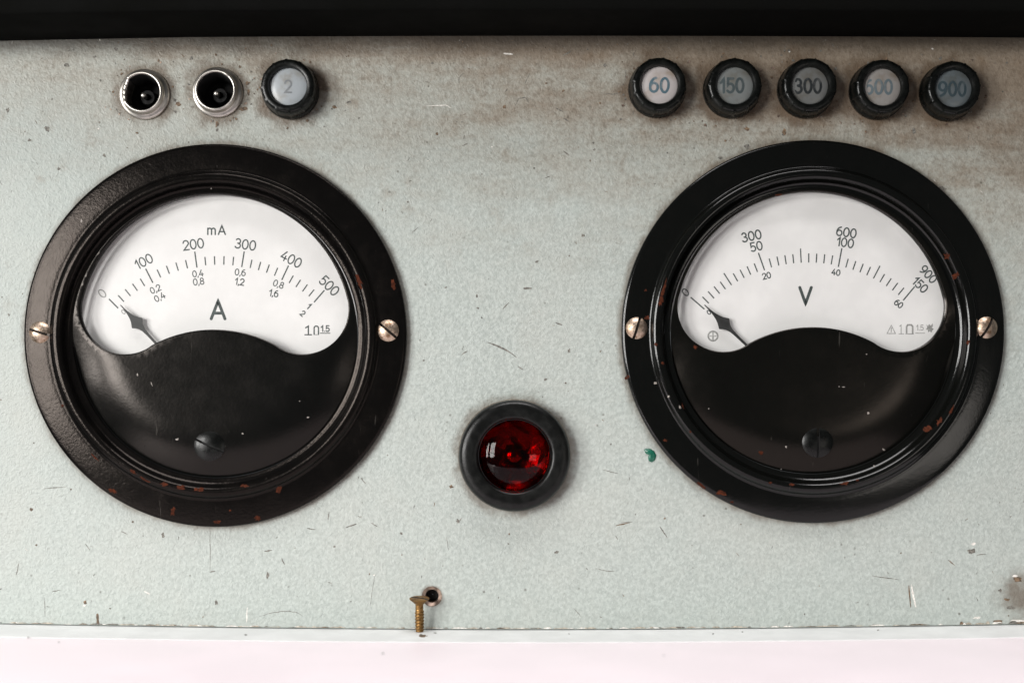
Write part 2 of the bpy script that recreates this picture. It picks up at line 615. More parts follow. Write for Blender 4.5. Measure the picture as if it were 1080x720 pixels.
def mark(pts, wd, m=1):
    """tapered scratch"""
    lift_step()
    n = len(pts)
    pts2 = []
    for a, b in zip(pts, pts[1:]):
        for k in range(4):
            t = k / 4
            pts2.append((a[0] + (b[0] - a[0]) * t + rnd.uniform(-.25, .25), a[1] + (b[1] - a[1]) * t + rnd.uniform(-.25, .25)))
    pts2.append(pts[-1])
    n = len(pts2)
    L, Rr = [], []
    for i, p in enumerate(pts2):
        a, b = pts2[max(0, i - 1)], pts2[min(n - 1, i + 1)]
        dx, dy = b[0] - a[0], b[1] - a[1]
        l = math.hypot(dx, dy) or 1
        ww = wd * 0.4 * (0.25 + 0.75 * sin(pi * (i + 0.35) / (n - 0.3))) * rnd.uniform(0.7, 1.25)
        L.append(W(p[0] - dy / l * ww, p[1] + dx / l * ww, LIFT))
        Rr.append(W(p[0] + dy / l * ww, p[1] - dx / l * ww, LIFT))
    pm.grid([L, Rr], m)


def spot(x, y, rx, ry=None, rot=0, m=1, jag=0.4):
    lift_step()
    pm.poly([W(a, b, LIFT) for a, b in blob(x, y, rx, ry or rx, rot, jag=jag)], m)


for pts, wd, m in [
    ([(514, 361), (523, 364), (534, 369), (545, 377)], 2.4, 1), ([(546, 386), (552, 390)], 1.2, 1),
    ([(530, 326), (537, 319)], 1.3, 1), ([(586, 340), (593, 343)], 1.6, 1), ([(487, 374), (493, 370)], 1.6, 1),
    ([(552, 304), (561, 304)], 3.2, 1), ([(221.5, 556), (221.7, 580), (221.4, 603)], 0.8, 1), ([(222, 603), (227, 602)], 1.8, 1),
    ([(279, 581), (287, 580)], 2.0, 1), ([(297, 588), (300, 595)], 1.7, 1), ([(90, 573), (95, 580)], 1.0, 1),
    ([(324, 557), (333, 558)], 1.4, 1), ([(47, 630), (47.5, 650)], 0.7, 1), ([(273, 650), (285, 646), (300, 644), (312, 645), (319, 649)], 0.8, 1),
    ([(261, 640), (260, 656)], 1.4, 3), ([(152, 623), (158, 626)], 1.8, 3), ([(55, 623), (64, 622)], 1.0, 1),
    ([(482, 552), (487, 546)], 1.2, 1), ([(471, 566), (473, 580)], 0.8, 1), ([(650, 554), (664, 551)], 1.5, 2),
    ([(696, 555), (700, 561), (704, 567)], 1.5, 1), ([(628, 599), (640, 602), (648, 602)], 1.0, 1),
    ([(961, 616), (963, 627), (966, 640)], 3.0, 3), ([(958.5, 617), (960.5, 640)], 1.8, 2), ([(920, 607), (934, 609), (948, 611)], 1.0, 1),
    ([(594, 59), (602, 54)], 1.8, 1), ([(594, 159), (600, 164)], 2.2, 1), ([(586, 114), (594, 118)], 1.6, 1), ([(594, 125), (600, 128)], 1.8, 1),
    ([(489, 147), (490, 143)], 1.4, 1), ([(489, 154), (493, 151)], 1.3, 1), ([(484, 90), (484, 82), (489, 77)], 1.0, 1),
    ([(543, 112), (547, 104), (555, 103), (558, 110)], 1.0, 1), ([(531, 56.5), (541, 57.5)], 2.2, 3), ([(554, 88), (559, 77)], 0.9, 1),
    ([(448, 112), (470, 111), (476, 114)], 1.1, 3), ([(633, 98), (646, 100), (655, 97)], 1.0, 1), ([(659, 74), (660, 84)], 0.9, 1),
    ([(1030, 585), (1040, 584)], 1.0, 1), ([(1000, 590), (1007, 596)], 1.2, 2), ([(605, 641), (613, 650)], 0.7, 1),
    ([(390, 640), (395, 608)], 0.6, 1), ([(20, 594), (17, 606)], 1.2, 1), ([(128, 560), (134, 563)], 1.0, 1), ([(46, 515), (70, 513)], 1.1, 1),
    ([(381, 504), (386, 510)], 1.1, 1), ([(365, 556), (376, 552)], 2.0, 1), ([(347, 540), (346, 548)], 1.2, 1), ([(391, 551), (398, 555)], 1.1, 1),
    ([(434, 246), (441, 240)], 0.8, 1), ([(575, 188), (580, 186)], 1.4, 1), ([(635, 495), (652, 499)], 0.8, 1), ([(655, 551), (667, 550)], 1.0, 1),
]:
    mark(pts, wd, m)
for x, y, a, b, m in [
    (70, 69, 4, 2, 1), (50, 136, 3, 3.5, 1), (31, 148, 2, 1.6, 1), (8, 116, 2, 2, 1), (122, 52, 2, 1.7, 1), (202, 62, 2, 2, 1), (110, 164, 1.6, 1.6, 1),
    (62, 178, 1.8, 1.5, 1), (368, 108, 2.8, 1.6, 1), (638, 69, 1.8, 1.8, 1), (423, 562, 1.7, 1.5, 1), (587, 582, 2.2, 1.6, 1), (172, 564, 1.6, 2.2, 1),
    (228, 635, 1.4, 3, 1), (282, 607, 1.6, 3.5, 1), (90, 635, 1.8, 2, 2), (89, 638, 1.2, 1.2, 3), (353, 576, 1.2, 1.2, 1), (615, 248, 2.2, 1.8, 1), (1025, 581, 5, 2.6, 1),
    (1027, 573, 3, 1.3, 3), (993, 199, 5, 3.2, 1), (788, 155, 3.5, 2.4, 1), (827, 141, 2.5, 2, 1), (760, 167, 2.5, 1.8, 1), (788, 136, 2.6, 2.2, 2),
    (827, 139, 2.0, 3, 2), (964, 138, 1.6, 3, 1), (185, 118, 2, 2, 1), (188, 110, 3, 2, 2), (184, 106, 1.5, 1.5, 1), (229, 131, 2, 4, 2), (229, 137, 1.2, 2, 1),
    (203, 113, 1.8, 1.2, 1), (261, 88, 2.4, 2, 2), (262, 98, 1.6, 3, 2), (256, 115, 6, 2, 2), (353, 113, 2.2, 2, 2), (350, 115, 1, 1, 1), (106, 85, 1.3, 1.3, 1), (103, 653, 1.6, 5.5, 2),
    (1073, 611, 5, 3, 2), (1071, 607, 3, 1.2, 3), (1066, 640, 4, 1.8, 1), (1052, 655, 5, 1.6, 2), (1030, 651, 4, 1.2, 3), (1075, 655, 9, 2, 3), (1055, 622, 2, 2, 1), (1062, 632, 3, 1.5, 2),
    (100, 60, 2, 1, 1), (832, 54, 1.6, 1.6, 1), (832.5, 55, .8, .8, 3), (700, 118, 1.5, 1.2, 2), 
    (594, 96, 1.7, 1.3, 2), (532, 113, 1.6, 1.6, 2), (461, 141, 1.3, 1.8, 2), (627, 158, 1.4, 1.2, 1), (576, 88, 1.2, 1.0, 2), (140, 550, 1.0, 1.0, 2), (33, 537, 1.8, 1.6, 2),
    (447, 380, 1, 1, 1), (470, 303, 1.2, 1, 1), (503, 312, 1, 1.6, 1), (504, 325, 1.3, 1.0, 1), (508, 335, 1.0, .8, 1), (566, 276, 2, 1, 1), (575, 400, 2.0, 1.5, 1), (600, 370, 1.3, 2.5, 1),
    (476, 513, 2, 1.6, 2), (483, 549, 1.8, 2.2, 1),
]:
    spot(x, y, a, b, 0, m)
# scattered specks and short nicks, more of them towards the top
for i in range(520):
    x = rnd.uniform(-10, 1090)
    y = 42 + (rnd.random() ** 1.9) * 610
    if y > edge_y(x) - 3:
        continue
    if any(math.hypot(x - c[0], y - c[1]) < r for c, r in [(GA, 202), (GV, 202), (LAMP, 61), (HOLE, 13)] + [(k, 32) for k in KNOBS] + [(k, 27) for k in SOCK]):
        continue
    q = rnd.random()
    m = 1 if q < 0.62 else (2 if q < 0.95 else 3)
    if rnd.random() < 0.55:
        s = rnd.uniform(0.35, 0.95)
        spot(x, y, s, s * rnd.uniform(0.6, 1.3), rnd.uniform(0, 180), m)
    else:
        a = rnd.uniform(0, pi)
        l = rnd.uniform(2, 5)
        mark([(x, y), (x + l * cos(a), y + l * sin(a))], rnd.uniform(0.4, 0.9), m)
# dirt specks clustered round the top fittings
for kc, kr in [(k, 31) for k in KNOBS] + [(k, 28) for k in SOCK]:
    for i in range(26):
        a = rnd.uniform(0, 2 * pi)
        rr = kr + abs(rnd.gauss(0, 9))
        x, y = kc[0] + rr * cos(a), kc[1] + rr * sin(a)
        if y < 43 or any(math.hypot(x - q[0], y - q[1]) < 30 for q in KNOBS + SOCK) or any(math.hypot(x - q[0], y - q[1]) < 203 for q in (GA, GV)):
            continue
        e = rnd.uniform(0.4, 1.5)
        spot(x, y, e, e * rnd.uniform(.5, 1.2), rnd.uniform(0, 180), rnd.choice((1, 2, 2, 4)))
# chipped paint along the lower edge
for i in range(230):
    lift_step()
    x = rnd.uniform(-5, 1085)
    l = rnd.uniform(2, 16)
    y = edge_y(x + l / 2)
    hgt = rnd.uniform(0.4, 1.7) * (2.0 if x > 1010 else 1)
    pts = [W(x, edge_y(x) - 0.02, LIFT), W(x + l, edge_y(x + l) - 0.02, LIFT), W(x + l * 0.8, y - hgt * rnd.uniform(.5, 1), LIFT),
           W(x + l * 0.5, y - hgt, LIFT), W(x + l * 0.2, y - hgt * rnd.uniform(.4, 1), LIFT)]
    pm.poly(pts, rnd.choice((1, 2, 3, 3, 6, 6, 6, 6)))
panel = pm.build('instrument_panel', [M['panel'], M['mark'], M['mark_brown'], M['mark_pale'], M['hole'], M['void'], M['bare_edge']], smooth=False)
tag(panel, 'grey green hammered paint instrument panel, scratched and grimy towards the top', 'panel')

# green paint blob stuck to the panel (part of the panel)
gm = MB()
gp = [(679, 474), (682, 472.5), (686, 473), (690, 475.5), (692.3, 480), (691, 485), (687.5, 487.3), (684.3, 486), (683.5, 482.5), (684.2, 479.5), (681, 478)]
gm.grid([[W(x, y, 0.05) for x, y in gp], [W(687 + (x - 687) * .86, 479.5 + (y - 479.5) * .86, 1.1) for x, y in gp],
         [W(687.3 + (x - 687) * .45, 479 + (y - 479.5) * .45, 1.9) for x, y in gp]], 0, True)
gm.poly([W(687.3 + (x - 687) * .45, 479 + (y - 479.5) * .45, 1.9) for x, y in gp])
go = gm.build('paint_drop', M['green'], panel, angle=80)
go['label'] = 'small dark green drop of paint'

# ================================================================= hood over the panel
hm = MB()


def hood_y(x):
    return 41.0 - 3.0 * cos((x - 600) / 620 * pi / 2) + (2.5 if x < 200 else 0) * max(0, (200 - x) / 200)


prof = [(0.0, -4), (0.0, 74), (-1.2, 77), (-5, 79), (-170, 79), (-170, -4)]
rows = []
for dy, hh in prof:
    rows.append([W(x, hood_y(x) + dy, hh) for x in xs])
hm.grid(rows, 0)
hood = hm.build('hood', M['hood'], loc=W(540, 40, 0))
tag(hood, 'black overhanging hood running along the top of the grey panel', 'hood')

# ================================================================= ledge below the panel
lm = MB()
zl = 1.6
prof = [(0.0, -14), (0.0, 68), (0.25, 69), (0.7, 69.2)]
lm.grid([[W(x, edge_y(x) + zl + dy, hh) for x in xs] for dy, hh in prof], 0)
strip_m = MB()
prof2 = [(0.6, 67), (0.6, 520), (4, 526), (80, 526)]
lm.grid([[W(x, edge_y(x) + zl + dy, hh) for x in xs] for dy, hh in prof2], 1)


def ledge_mark(x, y, rx, ry, m):
    # flat speck on the ledge seen over panel point (x, y)
    z = edge_y(x) + zl
    d = D * (1 - (z - PY) / (y - PY))
    pts = []
    for a, b in blob(0, 0, rx, ry * 5.5, 0):
        h = d + b
        k = 1 - h / D
        pts.append(W(PX + (x + a - PX) * k, z - (0.08 if h < 66 else -0.5), h))
    lm.poly(pts, m)


for x, y, a, b, m in [(446, 670.2, 4.5, 1.2, 2), (444.5, 669, 1.6, 0.8, 3), (459, 667, 2, .7, 4), (259, 669, 1.6, .7, 3), (752, 668, 1, .6, 3), (783, 666, 1, .5, 3),
                      (926, 664, 1.2, .6, 3), (404, 688, 1.3, .8, 4), (62, 676, 1.2, .5, 4), (700, 690, .8, .5, 4), (30, 671, 1, .5, 3), (600, 668, .9, .4, 3)]:
    ledge_mark(x, y, a, b, m)
ledge = lm.build('ledge', [M['strip'], M['shelf'], M['mark_brown'], M['mark'], M['ink_pale']], loc=W(540, 665, 0))
tag(ledge, 'pale pinkish white ledge with a grey painted strip along the foot of the panel', 'ledge')

# ================================================================= slotted screw head
def slotted(mb, o, ex, ey, nz, Rr, H, s, depth, m=0, ms=1, side=0.0, flat=0.0):
    """domed head in the plane (ex, ey) with a slot along ex; nz out of the head"""
    o, ex, ey, nz = Vector(o), Vector(ex), Vector(ey), Vector(nz)

    def hz(u, v):
        q = min(1.0, (u * u + v * v) / (Rr * Rr))
        return side + H * (max(0.0, 1 - q) ** (0.5 + flat) if False else (1 - q) * (1 + 0.35 * q))

    def pt(u, v, h):
        return o + (ex * u + ey * v + nz * h) * U
    nu, nv = 20, 9
    for sg in (1, -1):
        rows = []
        for j in range(nv + 1):
            v = s + (Rr * 0.9999 - s) * sin(pi / 2 * j / nv)
            hw = math.sqrt(max(0.0, Rr * Rr - v * v))
            rows.append([pt(-hw + 2 * hw * i / nu, sg * v, hz(-hw + 2 * hw * i / nu, v)) for i in range(nu + 1)])
        if sg < 0:
            rows = [r[::-1] for r in rows]
        mb.grid(rows, m)
        hw = math.sqrt(Rr * Rr - s * s)
        us = [-hw + 2 * hw * i / nu for i in range(nu + 1)]
        mb.grid([[pt(u, sg * s, hz(u, s)) for u in us], [pt(u, sg * s, max(0.05, hz(u, s) - depth)) for u in us]], ms)
    hw = math.sqrt(Rr * Rr - s * s)
    us = [-hw + 2 * hw * i / nu for i in range(nu + 1)]
    mb.grid([[pt(u, s, max(0.05, hz(u, s) - depth)) for u in us], [pt(u, -s, max(0.05, hz(u, s) - depth)) for u in us]], ms)
    if side > 0:
        n = 48
        mb.grid([[pt(Rr * cos(2 * pi * i / n), Rr * sin(2 * pi * i / n), side) for i in range(n)],
                 [pt(Rr * cos(2 * pi * i / n), Rr * sin(2 * pi * i / n), 0) for i in range(n)]], m, True)


def panel_frame(a):
    """slot direction at clockwise angle a on the panel"""
    ex = Vector((cos(R(a)), 0, -sin(R(a))))
    ey = Vector((sin(R(a)), 0, cos(R(a))))
    return ex, ey, Vector((0, -1, 0))


# ================================================================= panel meters
H_FL, H_RIM, H_PL = 8.0, 14.0, 9.5


def spline(pts, n=4):
    out = []
    m = len(pts)
    for i in range(m - 1):
        p0, p1, p2, p3 = pts[max(0, i - 1)], pts[i], pts[i + 1], pts[min(m - 1, i + 2)]
        for k in range(n):
            t = k / n
            out.append(tuple(0.5 * (2 * p1[d] + (p2[d] - p0[d]) * t + (2 * p0[d] - 5 * p1[d] + 4 * p2[d] - p3[d]) * t * t + (3 * p1[d] - p0[d] - 3 * p2[d] + p3[d]) * t ** 3) for d in (0, 1)))
    out.append(pts[-1])
    return out


BEZ = [(200.6, 0.0), (201, 0.8)] + spline([(201, 4.4), (200.5, 6.2), (199.0, 7.3), (196.6, 7.9), (188, 8.7), (178, 9.4), (173.6, 9.5), (171.4, 10.3), (170.0, 12.0),
       (168.4, 13.8), (166.2, 14.8), (163.6, 15.1), (161.2, 14.5), (159.4, 13.0), (158.0, 10.6), (156.4, 7.8), (154.0, 6.0), (151.6, 5.4)]) + [(150.2, 5.0), (149.7, 3.4), (149.6, -6)]



def plate_h(r, dy=100.0):
    k = max(0.0, (r - 99) / (149 - 99))
    q = min(1.0, max(0.0, (dy + 35) / 75))
    q = q * q * (3 - 2 * q)
    return H_PL + 1.2 - (1.6 + 8.4 * q) * k * k


def surf_h(r, dy=100.0):
    if r < 149.5:
        return plate_h(r, dy)
    best = 0
    for (r0, h0), (r1, h1) in zip(BEZ, BEZ[1:]):
        a, b = min(r0, r1), max(r0, r1)
        if a - 1e-6 <= r <= b + 1e-6 and b > a:
            best = max(best, h0 + (h1 - h0) * (r - r0) / (r1 - r0))
    return best


def on_surface(c, x, y):
    """true design position of the meter surface seen over panel point (x, y)"""
    h = 8.0
    for _ in range(6):
        a, b = Q(x, y, h)
        h = surf_h(math.hypot(a - c[0], b - c[1]), b - c[1])
    return a, b


def chips(mb, c, lst, m):
    for x, y, rx, ry, rot in lst:
        a, b = on_surface(c, x, y)
        pts = blob(a, b, rx * 0.8, ry * 0.8, rot, 14, 0.45)

        def lift(q, e):
            return W(q[0], q[1], surf_h(math.hypot(q[0] - c[0], q[1] - c[1]), q[1] - c[1]) + e)
        inner = [(a + (q[0] - a) * .55, b + (q[1] - b) * .55) for q in pts]
        mb.grid([[lift(q, 0.05) for q in pts], [lift(q, 0.22) for q in inner]], m, True)
        mb.fan([lift(q, 0.22) for q in inner], lift((a, b), 0.25), m)


def window_loop(wc, h, grow=0.0):
    """outline of the dial opening round wc as seen over the panel"""
    cx, cy = wc
    RB, RL = 144.0 + grow, 48.0 + grow
    lx, ly = 93.5, 23.0            # lobe centres left and right, above the arc centre
    RH = 137.0 - grow
    hump = (0.0, 136.0)
    al = math.atan2(-ly, lx)
    pts = []
    n = 72
    for i in range(n + 1):          # big arc from the left lobe over the top to the right lobe
        a = pi - al + (pi + 2 * al) * i / n
        pts.append((RB * cos(a), RB * sin(a)))
    dv = Vector((hump[0] - lx, hump[1] + ly))
    at = math.atan2(dv.y, dv.x)     # direction from right lobe to hump centre
    m_ = 30
    for i in range(1, m_ + 1):      # right lobe, clockwise on screen
        a = al + (at - al) * i / m_
        pts.append((lx + RL * cos(a), -ly + RL * sin(a)))
    a0 = at + pi - 2 * pi
    a1 = -pi - a0
    for i in range(1, m_):
        a = a0 + (a1 - a0) * i / m_
        pts.append((hump[0] + RH * cos(a), hump[1] + RH * sin(a)))
    for i in range(0, m_):          # left lobe
        a = pi - (at + (al - at) * i / m_)
        pts.append((-lx + RL * cos(a), -ly + RL * sin(a)))
    return [Q(cx + p[0], cy + p[1], h) for p in pts]


def meter(c, wc, label, cat, spec):
    t = thing('panel_meter', W(*c), label, cat, 'round panel meters')
    # bezel: flange, raised rim and groove in one turned ring
    b = MB()
    b.lathe(*c, BEZ, n=224)
    chips(b, c, [q for q in spec['chips'] if math.hypot(q[0] - c[0], q[1] - c[1]) > 148], 1)
    b.build('bezel', [spec['mat'], M['rust']], t, angle=50)
    # cover plate with the dial opening
    p = MB()
    loop = window_loop(wc, H_PL - 2)
    loop = [q if math.hypot(q[0] - c[0], q[1] - c[1]) < 147.6 else
            (c[0] + (q[0] - c[0]) * 147.6 / math.hypot(q[0] - c[0], q[1] - c[1]), c[1] + (q[1] - c[1]) * 147.6 / math.hypot(q[0] - c[0], q[1] - c[1])) for q in loop]
    dd = []
    for q in loop:
        if not dd or math.hypot(q[0] - dd[-1][0], q[1] - dd[-1][1]) > 0.9:
            dd.append(q)
    loop = dd
    rim = [(c[0] + 149.4 * cos(2 * pi * i / 180), c[1] + 149.4 * sin(2 * pi * i / 180)) for i in range(180)]
    extra = []
    for r in (20, 40, 60, 75, 90, 100, 110, 120, 128, 135, 141, 145, 147.8):
        for i in range(int(10 + r / 1.6)):
            a = 2 * pi * i / int(10 + r / 1.6)
            extra.append((c[0] + r * cos(a), c[1] + r * sin(a)))

    def ph(x, y):
        return plate_h(math.hypot(x - c[0], y - c[1]), y - c[1])
    wcc = Q(wc[0], wc[1], H_PL)

    def outw(q, d):
        return q
    # opening edge is slightly rolled over
    n = len(loop)

    def offs(d):
        out = []
        for i in range(n):
            a, e = loop[i - 1], loop[(i + 1) % n]
            dx, dy = e[0] - a[0], e[1] - a[1]
            l = math.hypot(dx, dy) or 1
            out.append((loop[i][0] + dy / l * d, loop[i][1] - dx / l * d))
        return out
    sgn = 1.0
    o1 = offs(1.0)
    if sum(a[0] * b2[1] - b2[0] * a[1] for a, b2 in zip(o1, o1[1:] + o1[:1])) ** 2 < sum(a[0] * b2[1] - b2[0] * a[1] for a, b2 in zip(loop, loop[1:] + loop[:1])) ** 2:
        sgn = -1.0
    big = offs(1.2 * sgn)
    far = list(big)
    hug = []
    for dd in (3.5, 7.0, 11.0):
        hug += [q for q in offs(dd * sgn)[::2] if math.hypot(q[0] - c[0], q[1] - c[1]) < 148.4]
    allp = []
    for q in hug + extra:
        if min((q[0] - e[0]) ** 2 + (q[1] - e[1]) ** 2 for e in far) > 4.0 and all((q[0] - e[0]) ** 2 + (q[1] - e[1]) ** 2 > 4.0 for e in allp):
            allp.append(q)
    p.region(rim, [big], lambda x, y: W(x, y, ph(x, y)), 0, allp)
    mid = offs(0.45 * sgn)
    p.grid([[W(x, y, ph(x, y)) for x, y in big], [W(x, y, ph(x, y) - 0.28) for x, y in mid], [W(x, y, ph(x, y) - 1.0) for x, y in loop],
            [W(x, y, 1.5) for x, y in loop]], 0, True)
    chips(p, c, [q for q in spec['chips'] if math.hypot(q[0] - c[0], q[1] - c[1]) <= 148], 1)
    chips(p, c, spec['specks'], 2)
    p.build('cover_plate', [spec['plate'], M['rust'], M['bare']], t, angle=45)
    # dial
    d = MB()
    d.region(window_loop(wc, -6.0, 13.0), [], lambda x, y: W(x, y, -6.0), 0)
    dial = d.build('dial', M['dial'], t, smooth=False)

    def place(x, y, k=0):
        return P(x, y, -5.95 + 0.012 * k)
    for s, x, y, size, rot, wd in spec['numerals']:
        q = MB()
        text(q, s, x, y, size * spec.get('tscale', 1.0), rot, wd * 1.22, place, gap=0.36 if s == 'mA' else 0.20)
        q.build('unit_letter' if s[-1] in 'AV' else 'numeral', M['ink_pale'] if (s == '0' and c is GA) else M['ink'], dial, smooth=False)  # ammeter zeros inked pale to stand for reflected haze on the glass
    q = MB()
    for k, (a, e, wd) in enumerate(spec['ticks']):
        q.ribbon([a, e], wd, lambda x, y: place(x, y, 0), caps=False)
    q.build('scale_marks', M['ink'], dial, smooth=False)
    for mb, mt in spec['symbols'](place):
        mb.build('dial_symbol', mt, dial, smooth=False)
    # pointer
    tip, tail = spec['pointer']
    T, L = Vector(tip), Vector(tail)
    ax = (L - T).normalized()
    nrm = Vector((-ax.y, ax.x))
    ln = (L - T).length
    ps = spec.get('pscale', 1.0)
    wp = [(a * ps, b2) for a, b2 in [(0, .5), (5, .75), (10, 1.15), (14, 1.9), (18, 3.0), (21, 4.3), (24, 6.3), (26, 7.7), (27, 7.2), (29, 5.2), (32, 3.2), (36, 2.0), (42, 1.5)]] + [(ln, 1.3)]
    q = MB()
    top_l = [T + ax * a + nrm * b2 for a, b2 in wp]
    top_r = [T + ax * a - nrm * b2 for a, b2 in wp]
    # keep the blade going under the cover plate to its pivot side
    q.grid([[P(v.x, v.y, -0.9) for v in top_l], [P(v.x, v.y, -0.5) for v in top_l], [P(v.x, v.y, -0.5) for v in top_r], [P(v.x, v.y, -0.9) for v in top_r], [P(v.x, v.y, -0.9) for v in top_l]], 0)
    q.build('pointer', M['pointer'], t, smooth=False)
    # glass
    g = MB()
    g.region(window_loop(wc, 1.4, 3.0), [], lambda x, y: W(x, y, 1.3), 0)
    g.build('glass', M['glass'], t, smooth=False)
    # screws
    for (x, y, a) in spec['screws']:
        q = MB()
        ex, ey, nz = panel_frame(a)
        x, y = Q(x, y, 11)
        slotted(q, W(x, y, 8.5), ex, ey, nz, 11.4, 4.6, 1.35, 2.6, side=0.8)
        q.build('mounting_screw', [M['nickel'], M['slot_dark']], t, angle=45)
    x, y, a = spec['zero']
    x, y = Q(x, y, 11)
    q = MB()
    ex, ey, nz = panel_frame(a)
    r0 = math.hypot(x - c[0], y - c[1])
    slotted(q, W(x, y, plate_h(r0) - 0.8), ex, ey, nz, 16.2, 3.2, 1.2, 2.6, side=1.2)
    q.build('zero_adjuster', [M['bakelite'], M['void']], t, angle=45)
    return t


def arc_fit(pts):
    """least-squares circle through points"""
    import numpy as np
    A = np.array([[2 * x, 2 * y, 1] for x, y in pts])
    bb = np.array([x * x + y * y for x, y in pts])
    cx, cy, k = np.linalg.lstsq(A, bb, rcond=None)[0]
    return (cx, cy), math.sqrt(k + cx * cx + cy * cy)


def scale_ticks(majors, sub, mid=None, minor=9.0, midlen=13.0, wds=(1.3, 1.4)):
    """majors: list of (outer, inner); sub minor divisions between neighbours"""
    inn = [m[1] for m in majors]
    (cx, cy), r = arc_fit(inn)
    out = []
    ang = [math.atan2(m[1][1] - cy, m[1][0] - cx) for m in majors]
    for a, e in majors:
        out.append((a, e, wds[1]))
    for a0, a1 in zip(ang, ang[1:]):
        for k in range(1, sub):
            a = a0 + (a1 - a0) * k / sub
            l = midlen if (mid and k == mid) else minor
            r0 = r + 1.0
            out.append(((cx + (r0 + l) * cos(a), cy + (r0 + l) * sin(a)), (cx + r0 * cos(a), cy + r0 * sin(a)), wds[0]))
    return out


def symbols_a(place):
    q = MB()
    q.ribbon([(322.4, 345.6), (325.2, 343.8), (325.2, 352.6)], 1.4, place)
    q.ribbon([(321.6, 352.9), (328.6, 352.9)], 1.2, lambda x, y: place(x, y, 2))
    q2 = MB()
    q2.ribbon([(331.3, 352.5), (331.3, 346)] + [(333.6 + 2.3 * cos(R(a)), 345.8 + 2.0 * sin(R(a))) for a in range(180, 361, 20)] + [(335.9, 352.5)], 1.4, place)
    q2.ribbon([(332.2, 352.8), (335.0, 352.8)], 0.5, lambda x, y: place(x, y, 2))
    q3 = MB()
    text(q3, '1.5', 343.0, 346.4, 6.0, 0, 1.2, place, sx=1.05)
    q3.ribbon([(337.6, 351.3), (348.0, 351.3)], 0.9, lambda x, y: place(x, y, 6))
    return [(q, M['ink']), (q2, M['ink']), (q3, M['ink'])]


def symbols_v(place):
    out = []
    q = MB()     # ringed cross
    q.ribbon([(752 + 5.0 * cos(R(a)), 354.3 + 5.0 * sin(R(a))) for a in range(0, 360, 15)] + [(757.0, 354.3)], 1.7, place)
    q.ribbon([(752, 350.5), (752, 358.1)], 1.3, lambda x, y: place(x, y, 2))
    q.ribbon([(748.6, 354.3), (750.8, 354.3)], 0.8, lambda x, y: place(x, y, 4))
    q.ribbon([(753.2, 354.3), (755.4, 354.3)], 0.8, lambda x, y: place(x, y, 4))
    out.append((q, M['ink_pale']))
    q = MB()     # warning triangle
    q.ribbon([(940, 343), (935.6, 351.6), (944.4, 351.6), (940, 343)], 0.8, place)
    q.ribbon([(940, 345.8), (940, 350)], 0.9, lambda x, y: place(x, y, 2))
    out.append((q, M['ink_pale']))
    q = MB()
    q.ribbon([(949.0, 344), (950.4, 342.6), (950.4, 351.8)], 0.9, place)
    q.ribbon([(948, 352), (953, 352)], 0.7, lambda x, y: place(x, y, 2))
    out.append((q, M['ink_pale']))
    q = MB()
    q.ribbon([(956.2, 351.4), (956.2, 344.5), (957.4, 342.6), (961.4, 342.6), (962.6, 344.5), (962.6, 351.4)], 1.8, place)
    q.ribbon([(955.4, 352), (963.4, 352)], 0.9, lambda x, y: place(x, y, 2))
    out.append((q, M['ink_pale']))
    q = MB()
    text(q, '1.5', 970.2, 345.4, 5.4, 0, 0.8, place)
    q.ribbon([(965.6, 351.2), (975.2, 351.2)], 0.7, lambda x, y: place(x, y, 6))
    out.append((q, M['ink_pale']))
    q = MB()     # small heraldic stamp
    pts = [(977, 342), (978.6, 343.6), (980, 341.6), (981.4, 343.4), (983.6, 341), (984, 343.6), (982.8, 345.6), (985, 347), (983.2, 348.4), (982.4, 350.8), (980.6, 349), (979, 350.4), (978.6, 347.6), (976.4, 347.4), (978, 345.2)]
    q.region(pts, [], lambda x, y: place(x, y, 0))
    out.append((q, M['ink_pale']))
    return out


